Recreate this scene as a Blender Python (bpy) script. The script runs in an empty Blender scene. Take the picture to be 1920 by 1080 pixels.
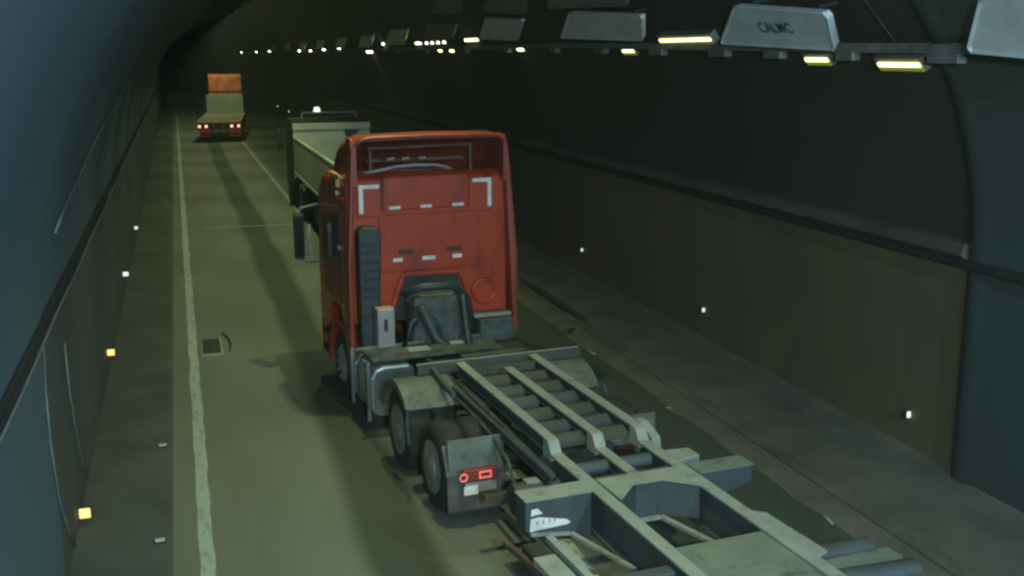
import bpy, bmesh, math, random
from mathutils import Vector, Matrix
random.seed(7)
PI = math.pi
sc = bpy.context.scene
C = sc.collection

# ------------------------------------------------------------------ camera
CAM_H = 5.114
cam = bpy.data.cameras.new('camera')
cam.sensor_width = 36.0
cam.lens = 36.0 * 2.04 / 1.92
cam.clip_end = 1200
co = bpy.data.objects.new('camera', cam)
C.objects.link(co)
yaw, pitch, roll = .295, .212, -.005
F = Vector((math.sin(yaw)*math.cos(pitch), math.cos(yaw)*math.cos(pitch), -math.sin(pitch)))
R0 = Vector((math.cos(yaw), -math.sin(yaw), 0)); U0 = R0.cross(F)
R = R0*math.cos(roll) + U0*math.sin(roll)
U = -R0*math.sin(roll) + U0*math.cos(roll)
m = Matrix((R, U, -F)).transposed().to_4x4()
m.translation = (0, 0, CAM_H)
co.matrix_world = m
sc.camera = co

# ------------------------------------------------------------------ world (dim blue night sky behind the portal)
w = bpy.data.worlds.new('World'); sc.world = w; w.use_nodes = True
bg = w.node_tree.nodes['Background']
bg.inputs[0].default_value = (.16, .36, .60, 1)
bg.inputs[1].default_value = 0.30
sc.view_settings.view_transform = 'Standard'
sc.view_settings.look = 'None'
sc.view_settings.exposure = 0.0
sc.cycles.use_denoising = True
sc.cycles.filter_width = 2.6
sc.cycles.max_bounces = 6
sc.cycles.sample_clamp_indirect = 3.0
LAMP = 2.6
CROWN_FILL = 760.0
PORTAL_FILL = 2150.0

# ------------------------------------------------------------------ materials
def mat(name, col, col2=None, rough=.6, metal=0, scale=3, bump=0, detail=6, stretch=None, lo=.35, hi=.65, coat=0, grime=None, gs=14, gt=(.52, .66), gst=None):
    mm = bpy.data.materials.new(name); mm.use_nodes = True
    nt = mm.node_tree; b = nt.nodes['Principled BSDF']
    b.inputs['Roughness'].default_value = rough; b.inputs['Metallic'].default_value = metal
    if coat: b.inputs['Coat Weight'].default_value = coat
    col2 = col2 or tuple(c*.7 for c in col)
    tc = nt.nodes.new('ShaderNodeTexCoord'); n = nt.nodes.new('ShaderNodeTexNoise')
    n.inputs['Scale'].default_value = scale; n.inputs['Detail'].default_value = detail
    src = tc.outputs['Object']
    if stretch:
        mp = nt.nodes.new('ShaderNodeMapping'); mp.inputs['Scale'].default_value = stretch
        nt.links.new(src, mp.inputs[0]); src = mp.outputs[0]
    nt.links.new(src, n.inputs['Vector'])
    r = nt.nodes.new('ShaderNodeMapRange'); r.inputs[1].default_value = lo; r.inputs[2].default_value = hi
    nt.links.new(n.outputs[0], r.inputs[0])
    mx = nt.nodes.new('ShaderNodeMix'); mx.data_type = 'RGBA'
    mx.inputs[6].default_value = (*col, 1); mx.inputs[7].default_value = (*col2, 1)
    nt.links.new(r.outputs[0], mx.inputs[0]); nt.links.new(mx.outputs[2], b.inputs['Base Color'])
    if grime:
        g = nt.nodes.new('ShaderNodeTexNoise'); g.inputs['Scale'].default_value = gs; g.inputs['Detail'].default_value = 9; g.inputs['Roughness'].default_value = .7
        mg = nt.nodes.new('ShaderNodeMapping'); mg.inputs['Scale'].default_value = gst or (1, 1, 1); mg.inputs['Location'].default_value = (3.1, 7.7, 1.3)
        nt.links.new(tc.outputs['Object'], mg.inputs[0]); nt.links.new(mg.outputs[0], g.inputs['Vector'])
        gr = nt.nodes.new('ShaderNodeMapRange'); gr.inputs[1].default_value = gt[0]; gr.inputs[2].default_value = gt[1]
        nt.links.new(g.outputs[0], gr.inputs[0])
        m2 = nt.nodes.new('ShaderNodeMix'); m2.data_type = 'RGBA'; m2.inputs[7].default_value = (*grime, 1)
        nt.links.new(mx.outputs[2], m2.inputs[6]); nt.links.new(gr.outputs[0], m2.inputs[0]); nt.links.new(m2.outputs[2], b.inputs['Base Color'])
    if bump:
        bp = nt.nodes.new('ShaderNodeBump'); bp.inputs['Strength'].default_value = bump; bp.inputs['Distance'].default_value = .02
        nt.links.new(n.outputs[0], bp.inputs['Height']); nt.links.new(bp.outputs[0], b.inputs['Normal'])
    return mm
def emat(name, col, s):
    mm = bpy.data.materials.new(name); mm.use_nodes = True
    b = mm.node_tree.nodes['Principled BSDF']
    b.inputs['Base Color'].default_value = (*col, 1)
    b.inputs['Emission Color'].default_value = (*col, 1); b.inputs['Emission Strength'].default_value = s
    return mm

def road_mat():
    mm = bpy.data.materials.new('asphalt'); mm.use_nodes = True
    nt = mm.node_tree; b = nt.nodes['Principled BSDF']; b.inputs['Roughness'].default_value = .75
    tc = nt.nodes.new('ShaderNodeTexCoord')
    sp = nt.nodes.new('ShaderNodeSeparateXYZ'); nt.links.new(tc.outputs['Object'], sp.inputs[0])
    def noise(scale, st, det=5):
        mp = nt.nodes.new('ShaderNodeMapping'); mp.inputs['Scale'].default_value = st
        n = nt.nodes.new('ShaderNodeTexNoise'); n.inputs['Scale'].default_value = scale; n.inputs['Detail'].default_value = det
        nt.links.new(tc.outputs['Object'], mp.inputs[0]); nt.links.new(mp.outputs[0], n.inputs['Vector']); return n
    def M(op, a, c=None, cl=False):
        x = nt.nodes.new('ShaderNodeMath'); x.operation = op; x.use_clamp = cl
        for i, v in enumerate((a, c)):
            if v is None: continue
            if isinstance(v, (int, float)): x.inputs[i].default_value = v
            else: nt.links.new(v, x.inputs[i])
        return x.outputs[0]
    wob = noise(.35, (1, .3, 1), 3)
    x = M('ADD', sp.outputs[0], M('MULTIPLY', M('SUBTRACT', wob.outputs[0], .5), .6))
    def band(c, half, soft):
        d = M('ABSOLUTE', M('SUBTRACT', x, c))
        r = nt.nodes.new('ShaderNodeMapRange'); r.interpolation_type = 'SMOOTHSTEP'
        r.inputs[1].default_value = half; r.inputs[2].default_value = half+soft
        r.inputs[3].default_value = 1; r.inputs[4].default_value = 0
        nt.links.new(d, r.inputs[0]); return r.outputs[0]
    oil = M('ADD', band(1.98, .22, .28), band(5.45, .25, .35), True)
    edge = M('ADD', M('MULTIPLY', band(3.55, .02, .55), .30), M('MULTIPLY', band(5.5, 1.2, .7), .95), True)
    n1 = noise(1.2, (1, .25, 1)); n2 = noise(45, (1, 1, 1), 8)
    f = M('MULTIPLY', M('ADD', oil, edge, True), M('ADD', M('MULTIPLY', n1.outputs[0], .4), .65))
    mx = nt.nodes.new('ShaderNodeMix'); mx.data_type = 'RGBA'
    mx.inputs[6].default_value = (.165, .175, .14, 1); mx.inputs[7].default_value = (.042, .052, .038, 1)
    nt.links.new(f, mx.inputs[0])
    g = nt.nodes.new('ShaderNodeMix'); g.data_type = 'RGBA'; g.blend_type = 'MULTIPLY'; g.inputs[0].default_value = 1
    s = M('ADD', M('ADD', M('MULTIPLY', n1.outputs[0], .55), M('MULTIPLY', n2.outputs[0], .9)), .25)
    cc = nt.nodes.new('ShaderNodeCombineColor')
    for i in range(3): nt.links.new(s, cc.inputs[i])
    nt.links.new(mx.outputs[2], g.inputs[6]); nt.links.new(cc.outputs[0], g.inputs[7])
    nt.links.new(g.outputs[2], b.inputs['Base Color'])
    bp = nt.nodes.new('ShaderNodeBump'); bp.inputs['Strength'].default_value = .35; bp.inputs['Distance'].default_value = .01
    nt.links.new(n2.outputs[0], bp.inputs['Height']); nt.links.new(bp.outputs[0], b.inputs['Normal'])
    return mm

def worn_mat(name, col, under, lo=.5, hi=.56, scale=9, st=(1.5, .5, 1)):
    return mat(name, col, under, .6, scale=scale, lo=lo, hi=hi, stretch=st, detail=8)

M_road = road_mat()
M_line = worn_mat('worn_white_paint', (.40, .46, .41), (.22, .245, .205), .50, .72)
M_line2 = worn_mat('faded_white_paint', (.46, .49, .40), (.12, .13, .10), .46, .62)
M_line3 = worn_mat('scraped_white_paint', (.5, .52, .46), (.10, .11, .09), .40, .46, 1.1, (1, 1, 1))
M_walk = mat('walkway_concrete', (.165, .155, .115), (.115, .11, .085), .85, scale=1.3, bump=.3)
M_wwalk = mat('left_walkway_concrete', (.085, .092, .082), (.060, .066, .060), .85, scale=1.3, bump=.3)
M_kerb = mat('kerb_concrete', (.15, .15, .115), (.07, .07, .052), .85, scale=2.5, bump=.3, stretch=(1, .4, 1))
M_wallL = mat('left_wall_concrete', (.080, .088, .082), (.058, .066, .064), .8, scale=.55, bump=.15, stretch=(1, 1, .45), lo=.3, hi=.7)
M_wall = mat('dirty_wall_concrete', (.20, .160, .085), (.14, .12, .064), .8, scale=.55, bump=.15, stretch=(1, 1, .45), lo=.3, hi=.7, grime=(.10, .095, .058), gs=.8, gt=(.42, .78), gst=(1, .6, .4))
M_vaultd = mat('unlit_vault_concrete', (.050, .052, .037), (.040, .042, .030), .85, scale=.3, bump=.08, lo=.3, hi=.7)  # crown and right vault coloured dark, as the unlit part of the lining
M_vault = mat('lit_blue_vault_concrete', (.075, .118, .145), (.064, .104, .128), .75, scale=.25, bump=.08, lo=.3, hi=.7)  # bluish light on the left vault put into the base colour
M_near = mat('blue_lit_lining', (.055, .072, .068), (.042, .056, .053), .6, scale=.4, lo=.3, hi=.7)  # near lining tinted with the bluish light that falls on it
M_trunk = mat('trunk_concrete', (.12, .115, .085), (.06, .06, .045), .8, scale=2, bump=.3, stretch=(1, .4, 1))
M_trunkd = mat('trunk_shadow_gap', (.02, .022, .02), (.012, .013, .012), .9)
M_tray = mat('galvanised_tray', (.30, .32, .30), (.17, .19, .18), .55, .3, scale=4)
M_cable = mat('cable_black', (.05, .055, .05), None, .6)
M_cableg = mat('cable_grey', (.20, .23, .23), None, .6)
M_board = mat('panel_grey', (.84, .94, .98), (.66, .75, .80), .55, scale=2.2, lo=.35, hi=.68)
M_boardd = mat('panel_grey_dark', (.26, .28, .26), (.17, .185, .175), .7, scale=2)  # darker copy of the panel grey
M_ink = mat('dark_lettering', (.05, .09, .11), (.09, .13, .15), .6, scale=14)
M_house = mat('lamp_housing_grey', (.30, .32, .28), (.2, .22, .2), .5, .2)
M_lamp = emat('lamp_glow', (1, 1, .42), LAMP)
M_lampm = emat('mid_lamp_glow', (.95, 1, .35), 9)
M_lampf = emat('far_lamp_glow', (.95, 1, .6), 20)
M_halo = emat('yellow_halo_glow', (.75, .74, .08), .10)  # dim strip added under near lamps to imitate their yellow halo
M_lampw = emat('small_lamp_glow', (1, .97, .75), 2.5)
M_studY = emat('yellow_stud_glow', (1, .70, .22), 1.0)
M_studW = emat('white_stud_glow', (.85, .85, .7), .9)
M_refl = mat('pale_kerb_reflector', (.55, .57, .5), None, .4)
M_red = mat('red_cab_paint', (.50, .058, .020), (.42, .048, .018), .34, scale=1.6, coat=.25, lo=.3, hi=.7, grime=(.13, .035, .025), gs=2.2, gt=(.50, .72), gst=(1.6, 1, .6))
M_reds = mat('red_fairing_paint', (.33, .050, .024), (.26, .042, .021), .42, scale=1.6, lo=.3, hi=.7, grime=(.10, .035, .03), gs=2.5, gt=(.48, .72), gst=(1, 1, .5))
M_white = mat('white_reflective_tape', (.93, .91, .84), None, .35)
M_black = mat('black_plastic', (.035, .05, .055), (.022, .03, .034), .5, scale=5)
M_under = mat('grimy_chassis_black', (.035, .038, .035), (.018, .02, .018), .7, scale=5)
M_gear = mat('engine_grey', (.10, .12, .11), (.04, .05, .045), .6, .2, scale=5)
M_glass = mat('dark_glass', (.015, .02, .022), None, .08)
M_cabk = mat('black_cab_paint', (.008, .009, .008), (.005, .006, .005), .7)
M_rub = mat('tyre_rubber', (.016, .017, .016), (.030, .031, .027), .85, scale=6, bump=.2)
M_rim = mat('steel_rim', (.42, .46, .48), (.24, .27, .29), .38, .6, scale=5)
M_fend = mat('dusty_fender_plastic', (.145, .16, .135), (.085, .10, .085), .6, scale=3.5, lo=.3, hi=.7, grime=(.06, .062, .05), gs=9, gt=(.50, .68))
M_flap = mat('mudflap_grey', (.12, .12, .105), (.075, .078, .07), .7, scale=4)
M_alu = mat('aluminium_tank', (.50, .58, .62), (.34, .42, .46), .28, .8, scale=3)
M_box = mat('pale_grey_box', (.38, .33, .32), (.28, .25, .24), .6, scale=4)
M_deckp = mat('trailer_plate_grey', (.19, .215, .18), (.14, .16, .135), .6, scale=3, lo=.3, hi=.7, grime=(.07, .065, .05), gs=3, gt=(.54, .70))
M_deckm = mat('trailer_shaded_top', (.072, .078, .062), (.042, .044, .036), .65, scale=4, lo=.3, hi=.7)  # darkened so the gaps between the rails read as shade
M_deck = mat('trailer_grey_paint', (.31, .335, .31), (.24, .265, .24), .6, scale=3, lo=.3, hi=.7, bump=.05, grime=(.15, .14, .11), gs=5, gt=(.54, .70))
M_deckd = mat('trailer_shaded_side', (.068, .084, .092), (.042, .052, .058), .6, scale=3, lo=.3, hi=.7, grime=(.06, .045, .035), gs=5, gt=(.55, .68))  # trailer grey with shade put into the colour for webs and lower parts
M_rust = mat('rusty_bar', (.15, .08, .055), (.06, .045, .035), .8, scale=6)
M_redl = emat('red_tail_lens', (.22, .03, .022), .05)
M_dimlens = mat('unlit_red_lens', (.035, .010, .008), None, .4)
M_redring = emat('red_ring_glow', (1, .26, .20), .42)
M_pinkl = emat('lit_tail_lamp', (1, .42, .30), 2.4)
M_flapglow = emat('red_flap_glow', (.5, .05, .03), .10)
M_bed = mat('pale_green_grey_bed', (.50, .55, .42), (.38, .43, .32), .65, scale=1.6, lo=.3, hi=.7)
M_bedf = mat('dusty_bed_floor', (.13, .125, .075), (.08, .08, .045), .8, scale=1.5)
M_bedb = mat('brown_bed_floor', (.34, .25, .16), (.22, .18, .11), .8, scale=1.5)
M_orange = mat('orange_cab_paint', (.88, .26, .09), (.50, .14, .06), .5, scale=2.2, lo=.3, hi=.6)
M_amber = mat('amber_marker', (.75, .45, .2), (.6, .3, .12), .35)
M_beacon = emat('roof_lamp_glow', (.85, 1, .80), 1.3)
M_grate = mat('drain_iron', (.03, .035, .025), (.05, .055, .04), .7, scale=8)
M_gframe = mat('drain_frame', (.38, .40, .30), (.25, .27, .2), .6, scale=8)

# ------------------------------------------------------------------ mesh helpers
class MB:
    def __init__(s): s.bm = bmesh.new()
    def hexa(s, v):
        b = [s.bm.verts.new(p) for p in v]
        for f in ((0,3,2,1),(4,5,6,7),(0,1,5,4),(1,2,6,5),(2,3,7,6),(3,0,4,7)): s.bm.faces.new([b[i] for i in f])
        return s
    def box(s, x0, x1, y0, y1, z0, z1):
        return s.hexa([(x0,y0,z0),(x1,y0,z0),(x1,y1,z0),(x0,y1,z0),(x0,y0,z1),(x1,y0,z1),(x1,y1,z1),(x0,y1,z1)])
    def prism(s, pts, d):          # polygon of 3D points extruded by vector d
        a = [s.bm.verts.new(p) for p in pts]; d = Vector(d)
        b = [s.bm.verts.new(Vector(p)+d) for p in pts]
        n = len(a); s.bm.faces.new(a[::-1]); s.bm.faces.new(b)
        for i in range(n): s.bm.faces.new((a[i], a[(i+1)%n], b[(i+1)%n], b[i]))
        return s
    def bar(s, p, q, wx, h=None, roll=0):  # square bar from p to q
        p, q = Vector(p), Vector(q); h = h or wx; d = (q-p).normalized()
        up = Vector((0,0,1)) if abs(d.z) < .9 else Vector((0,1,0))
        r = d.cross(up).normalized(); u = r.cross(d)
        v = []
        for c in (p, q):
            for a, b in ((-1,-1),(1,-1),(1,1),(-1,1)): v.append(c + r*a*wx/2 + u*b*h/2)
        return s.hexa(v)
    def tube(s, pts, rad, n=8, cap=True):
        pts = [Vector(p) for p in pts]; rings = []
        for i, p in enumerate(pts):
            d = (pts[min(i+1,len(pts)-1)] - pts[max(i-1,0)]).normalized()
            up = Vector((0,0,1)) if abs(d.z) < .9 else Vector((1,0,0))
            r = d.cross(up).normalized(); u = r.cross(d)
            rr = rad[i] if isinstance(rad, (list, tuple)) else rad
            rings.append([s.bm.verts.new(p + (r*math.cos(2*PI*k/n) + u*math.sin(2*PI*k/n))*rr) for k in range(n)])
        for a, b in zip(rings, rings[1:]):
            for k in range(n): s.bm.faces.new((a[k], a[(k+1)%n], b[(k+1)%n], b[k]))
        if cap: s.bm.faces.new(rings[0]); s.bm.faces.new(rings[-1][::-1])
        return s
    def lathex(s, prof, cx, cy, cz, n=32):  # prof: (radius, dx) about X axis
        rings = [[s.bm.verts.new((cx+dx, cy+r*math.cos(2*PI*k/n), cz+r*math.sin(2*PI*k/n))) for k in range(n)] for r, dx in prof]
        for a, b in zip(rings, rings[1:]):
            for k in range(n): s.bm.faces.new((a[k], a[(k+1)%n], b[(k+1)%n], b[k]))
        s.bm.faces.new(rings[0]); s.bm.faces.new(rings[-1][::-1])
        return s
    def ring_y(s, cx, cy, cz, r, t, n=20):  # torus facing Y
        m_ = 6; rg = []
        for i in range(n):
            a = 2*PI*i/n
            rg.append([s.bm.verts.new((cx+(r+t*math.cos(2*PI*j/m_))*math.cos(a), cy+t*math.sin(2*PI*j/m_), cz+(r+t*math.cos(2*PI*j/m_))*math.sin(a))) for j in range(m_)])
        for i in range(n):
            for j in range(m_): s.bm.faces.new((rg[i][j], rg[(i+1)%n][j], rg[(i+1)%n][(j+1)%m_], rg[i][(j+1)%m_]))
        return s
    def build(s, name, m_, parent=None, bevel=0, smooth=False):
        bmesh.ops.recalc_face_normals(s.bm, faces=s.bm.faces)
        me = bpy.data.meshes.new(name); s.bm.to_mesh(me); s.bm.free()
        me.materials.append(m_)
        o = bpy.data.objects.new(name, me); C.objects.link(o)
        if parent: o.parent = parent
        if smooth:
            for p in me.polygons: p.use_smooth = True
            if smooth != 'all':
                me.set_sharp_from_angle(angle=math.radians(40))
        if bevel:
            md = o.modifiers.new('bevel', 'BEVEL'); md.width = bevel; md.segments = 2; md.limit_method = 'ANGLE'; md.angle_limit = math.radians(35)
        return o

def tag(o, label=None, cat=None, group=None, kind=None):
    if label: o['label'] = label
    if cat: o['category'] = cat
    if group: o['group'] = group
    if kind: o['kind'] = kind
    return o
def thing(name, label, cat, loc=(0,0,0), rz=0, group=None):
    o = bpy.data.objects.new(name, None); C.objects.link(o)
    o.location = loc; o.rotation_euler = (0,0,rz); o.empty_display_size = .3
    return tag(o, label, cat, group)
def copy_tree(o, parent=None):
    c = o.copy(); C.objects.link(c); c.parent = parent
    for ch in list(o.children): copy_tree(ch, c)
    return c

# ------------------------------------------------------------------ tunnel: centre x 3.7, half width 5, springing 2.75, curves left far away
CX, HW, ZS, VH = 3.7, 5.0, 2.75, 4.75
def cx(y): return -(max(0, y-110)**2)/800.0
YS = [-16, -8, 0, 5, 10.3, 16, 24, 34, 46, 60, 75, 90, 105] + list(range(112, 262, 6))
def sweep(prof, ys, name, mtl, closed=False, smooth=True, parent=None):
    s = MB(); rings = []
    for y in ys: rings.append([s.bm.verts.new((px+cx(y), y, pz)) for px, pz in prof])
    n = len(prof)
    for a, b in zip(rings, rings[1:]):
        for k in range(n if closed else n-1): s.bm.faces.new((a[k], a[(k+1)%n], b[(k+1)%n], b[k]))
    if closed: s.bm.faces.new(rings[0]); s.bm.faces.new(rings[-1][::-1])
    me_o = s.build(name, mtl, parent, smooth=smooth)
    return me_o
def strip(x0, x1, z, ys, name, mtl):
    s = MB(); last = None
    for y in ys:
        r = (s.bm.verts.new((x0+cx(y), y, z)), s.bm.verts.new((x1+cx(y), y, z)))
        if last: s.bm.faces.new((last[0], last[1], r[1], r[0]))
        last = r
    return s.build(name, mtl)

# ground and road
g = MB(); g.box(-300, 300, -300, 600, -.6, -.3); tag(g.build('ground', M_walk), kind='structure')
tag(sweep([(-.34, 0), (7.1, 0), (7.1, -.25), (-.34, -.25)], YS, 'road', M_road, closed=True, smooth=False), kind='structure')
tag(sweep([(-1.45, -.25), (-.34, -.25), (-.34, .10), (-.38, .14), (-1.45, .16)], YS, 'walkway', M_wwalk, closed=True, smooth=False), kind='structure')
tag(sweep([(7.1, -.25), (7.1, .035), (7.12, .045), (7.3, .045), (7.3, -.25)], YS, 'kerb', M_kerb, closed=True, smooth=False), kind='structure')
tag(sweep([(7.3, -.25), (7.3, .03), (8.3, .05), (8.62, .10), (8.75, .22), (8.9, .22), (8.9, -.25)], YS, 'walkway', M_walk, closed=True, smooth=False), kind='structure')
def wob_strip(x0, wdt, y0, y1, step, z, name, mtl, jit):
    s = MB(); last = None; y = y0
    while y <= y1:
        a = (random.random()-.5)*jit; b = (random.random()-.5)*jit
        r = (s.bm.verts.new((x0-wdt/2+a+cx(y), y, z)), s.bm.verts.new((x0+wdt/2+b+cx(y), y, z)))
        if last: s.bm.faces.new((last[0], last[1], r[1], r[0]))
        last = r; y += step
    o = s.build(name, mtl); return tag(o, kind='structure')
wob_strip(0, .15, -14, 60, .35, .004, 'edge_line', M_line, .022)
wob_strip(0, .17, 60, 240, 4, .004, 'edge_line', M_line, 0)
wob_strip(3.69, .12, -14, 60, 2, .004, 'lane_line', M_line2, .01)
wob_strip(3.69, .12, 60, 240, 4, .004, 'lane_line', M_line2, 0)
s_ = MB(); last = None; y = -14; jx = 0
while y < 150:
    jx = jx*.8 + random.uniform(-.03, .03)
    r_ = (s_.bm.verts.new((6.66+jx+cx(y), y, .004)), s_.bm.verts.new((7.099+cx(y), y, .004)))
    if last: s_.bm.faces.new((last[0], last[1], r_[1], r_[0]))
    last = r_; y += .25 if y < 40 else 4
tag(s_.build('gutter', M_walk), kind='structure')
for ya, yb in ((8.8, 9.2), (9.7, 10.1), (11.0, 11.9), (13.6, 14.0), (17, 17.6), (21, 22), (27, 28), (36, 44), (50, 58)):
    wob_strip(6.66, .06, ya, yb, .1, .008, 'edge_line', M_line3, .06)
# transverse joints across the left lane
for y in (33.8,):
    tag(MB().box(.15, 3.5, y, y+.10, .002, .004).build('road_joint', M_line2 if y > 30 else M_walk), kind='structure')

# walls below the ledge
def wallp(side):
    x = CX + side*HW
    return [(x, .1), (x, ZS-.12), (x+side*.35, ZS-.12), (x+side*.35, .1)]
YF = [y for y in YS if y >= 10.3]
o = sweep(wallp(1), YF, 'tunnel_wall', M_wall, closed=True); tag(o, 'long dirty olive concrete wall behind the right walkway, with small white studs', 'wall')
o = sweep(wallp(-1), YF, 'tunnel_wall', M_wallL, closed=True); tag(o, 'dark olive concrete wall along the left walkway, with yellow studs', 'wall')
# vault
def arch(ins, n=40, t=.3, k0=0, k1=40):
    a = [(CX - (HW-ins)*math.cos(PI*k/n), ZS + (VH-ins)*math.sin(PI*k/n)) for k in range(k0, k1+1)]
    b = [(CX - (HW+t)*math.cos(PI*k/n), ZS + (VH+t)*math.sin(PI*k/n)) for k in range(k0, k1+1)]
    return a + b[::-1]
KC = 24
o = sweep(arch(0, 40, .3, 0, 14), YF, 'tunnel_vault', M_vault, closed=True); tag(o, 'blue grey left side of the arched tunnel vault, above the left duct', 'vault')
o = sweep(arch(0, 40, .3, 14, 40), YF, 'tunnel_vault', M_vaultd, closed=True); tag(o, 'dark unlit crown and right side of the arched vault behind the lamp row', 'vault')
# near section, a little proud, with a rounded lip at y 10.3
n = 40; ins = .05
def nearprof(i, k0, k1):
    z1 = ZS
    def I(k): return .012 + (i-.012)*(k/n) if i > .012 else i
    p = [(CX-(HW-I(k))*math.cos(PI*k/n), z1+(VH-I(k))*math.sin(PI*k/n)) for k in range(k0, k1+1)]
    if k0 == 0: p = [(CX-(HW-I(0)), .12)] + p
    else: p = p + [(CX+(HW-i), .12)]
    q = [(CX-(HW+.35)*math.cos(PI*k/n), z1+(VH+.35)*math.sin(PI*k/n)) for k in range(k1, k0-1, -1)]
    if k0 == 0: q = q + [(CX-(HW+.35), .12)]
    else: q = [(CX+(HW+.35), .12)] + q
    return p + q
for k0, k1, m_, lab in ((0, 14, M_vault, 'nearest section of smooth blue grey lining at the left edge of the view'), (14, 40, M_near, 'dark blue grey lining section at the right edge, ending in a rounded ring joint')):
    s = MB(); rings = []
    for y, i in ((-16, ins), (-4, ins), (4, ins), (9.9, ins), (10.02, ins+.035), (10.12, ins+.05), (10.24, ins+.035), (10.297, ins-.01)):
        rings.append([s.bm.verts.new((a, y, b)) for a, b in nearprof(i, k0, k1)])
    N = len(rings[0])
    for a, b in zip(rings, rings[1:]):
        for k in range(N): s.bm.faces.new((a[k], a[(k+1)%N], b[(k+1)%N], b[k]))
    s.bm.faces.new(rings[0]); s.bm.faces.new(rings[-1][::-1])
    o = s.build('tunnel_lining', m_, smooth=True); tag(o, lab, 'lining')
# second thin ring on the left wall
def sx(side, d): return CX + side*(HW-d)
# cable trunks on the ledge, both sides
for side, lab in ((1, 'long concrete cable duct ledge running along the right wall below the vault'), (-1, 'dark cable duct ledge along the left wall, hugging the blue vault')):
    t = thing('cable_duct', lab, 'duct')
    if side < 0:
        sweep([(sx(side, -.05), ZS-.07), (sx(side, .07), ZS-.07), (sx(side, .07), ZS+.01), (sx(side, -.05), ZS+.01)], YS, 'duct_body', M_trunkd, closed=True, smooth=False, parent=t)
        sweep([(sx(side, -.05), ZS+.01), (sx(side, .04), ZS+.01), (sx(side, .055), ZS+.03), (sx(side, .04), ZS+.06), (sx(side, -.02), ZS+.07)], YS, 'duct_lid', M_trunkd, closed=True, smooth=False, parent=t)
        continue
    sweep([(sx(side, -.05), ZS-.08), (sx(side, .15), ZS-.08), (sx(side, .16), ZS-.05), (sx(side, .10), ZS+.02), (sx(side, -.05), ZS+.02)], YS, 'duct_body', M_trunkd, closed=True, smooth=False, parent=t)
    sweep([(sx(side, -.05), ZS+.02), (sx(side, .10), ZS+.02), (sx(side, .16), ZS+.06), (sx(side, .12), ZS+.19), (sx(side, -.02), ZS+.22)], [y for y in YS if y >= 10.3 or side < 0], 'duct_lid', M_trunk, closed=True, smooth=False, parent=t)
# thin handrail-like cable over the left duct
s = MB()
s.tube([(sx(-1, .085)+cx(y), y, ZS-.03+.012*math.sin(y*1.3)) for y in [6+.8*k for k in range(75)]], .012, 6)
tag(s.build('cable', M_cableg, smooth='all'), 'thin pale cable lying along the front edge of the left duct', 'cable')
# cable hanging on left vault
def vpt(x, ins=.03):
    u = (x-CX)/(HW-ins); return (x, ZS+(VH-ins)*math.sqrt(max(0, 1-u*u)))
pts = []
for x, y in ((-.02, 31.7), (-.28, 29.4), (-.55, 26.8), (-.80, 23.6), (-.98, 20), (-1.09, 16.6), (-1.17, 13.8), (-1.2, 12.2), (-1.22, 11.4)):
    a, z = vpt(x); pts.append((a, y, z))
tag(MB().tube(pts, .014, 6).build('cable', M_cableg, smooth='all'), 'thin pale cable drooping across the blue left side of the vault', 'cable')
# thin curved seams on the left wall near the camera
pts = [(-1.27, 11.75, z) for z in (.2, 1.0, 1.9, 2.4)]
tag(MB().tube([(-1.275, 10.27, 2.6), (-1.275, 10.05, 2.2), (-1.275, 10.05, 1.7), (-1.275, 10.25, 1.1), (-1.275, 10.7, .6), (-1.28, 11.2, .2)], .008, 6).build('cable', M_cableg, smooth='all'), 'thin pale curved cable beside the ring joint, nearest on the left wall', 'cable')
tag(MB().tube([(-1.27, 11.8, 2.2), (-1.27, 11.85, 1.7), (-1.27, 12.05, 1.2), (-1.27, 12.4, .7), (-1.27, 12.9, .28)], .007, 6).build('conduit', M_cableg, smooth='all'), 'thin upright curved conduit on the left wall just past the ring joint', 'conduit')
# upright cable on the right vault near the lamps
pts = [(vpt(x)[0], 10.9+.35*(8.1-x), vpt(x)[1]) for x in (8.1, 7.9, 7.6, 7.3, 6.9, 6.4)]
tag(MB().tube(pts, .018, 6).build('cable', M_cable, smooth='all'), 'dark cable climbing the vault beside the nearest lamp', 'cable')

# studs
def stud(mtl, w=.05, h=.09):
    pass
def wall_stud(side, y, z, lab, grp, mtl, wd=.10, hd=.05):
    t = thing('wall_stud', lab, 'stud', (sx(side, 0)+cx(y), y, z), 0, grp)
    d = -side
    def b_(x0, x1): return (min(d*x0, d*x1), max(d*x0, d*x1))
    MB().box(*b_(0, wd+.03), .0, .03, -hd-.015, hd+.015).build('base_plate', M_under, t)
    MB().box(*b_(.015, wd+.015), -.025, 0, -hd, hd).build('lens', mtl, t, bevel=.01)
for y, z, wd, hd, lab in ((11.80, .31, .115, .055, 'yellow lit stud on the left wall, the nearest and largest'), (17.55, .58, .11, .05, 'yellow lit stud on the left wall, second from the camera'),
        (23.5, .69, .11, .045, 'small pale stud on the left wall, third from the camera'), (30.5, .61, .09, .04, 'smallest pale stud on the left wall, farthest of those seen')):
    wall_stud(-1, y, z, lab, 'studs along the left wall', M_studY if y < 20 else M_studW, wd, hd)
labs = ['white stud on the right wall, nearest the ring joint', 'white stud in the middle of the right wall', 'white stud on the right wall just right of the red cab']
for i, y in enumerate((11.17, 16.9, 23.0)):
    wall_stud(1, y, (.60, .68, .72)[i], labs[i], 'studs along the right wall', M_studW, .05, (.042, .038, .036)[i])
for y in (41, 47, 53, 59.5, 66, 73, 81, 90, 100):
    wall_stud(1, y, .66, 'tiny faint stud in the far dotted row low on the right wall', 'far studs along the right wall', M_studW, .08, .05)
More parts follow.
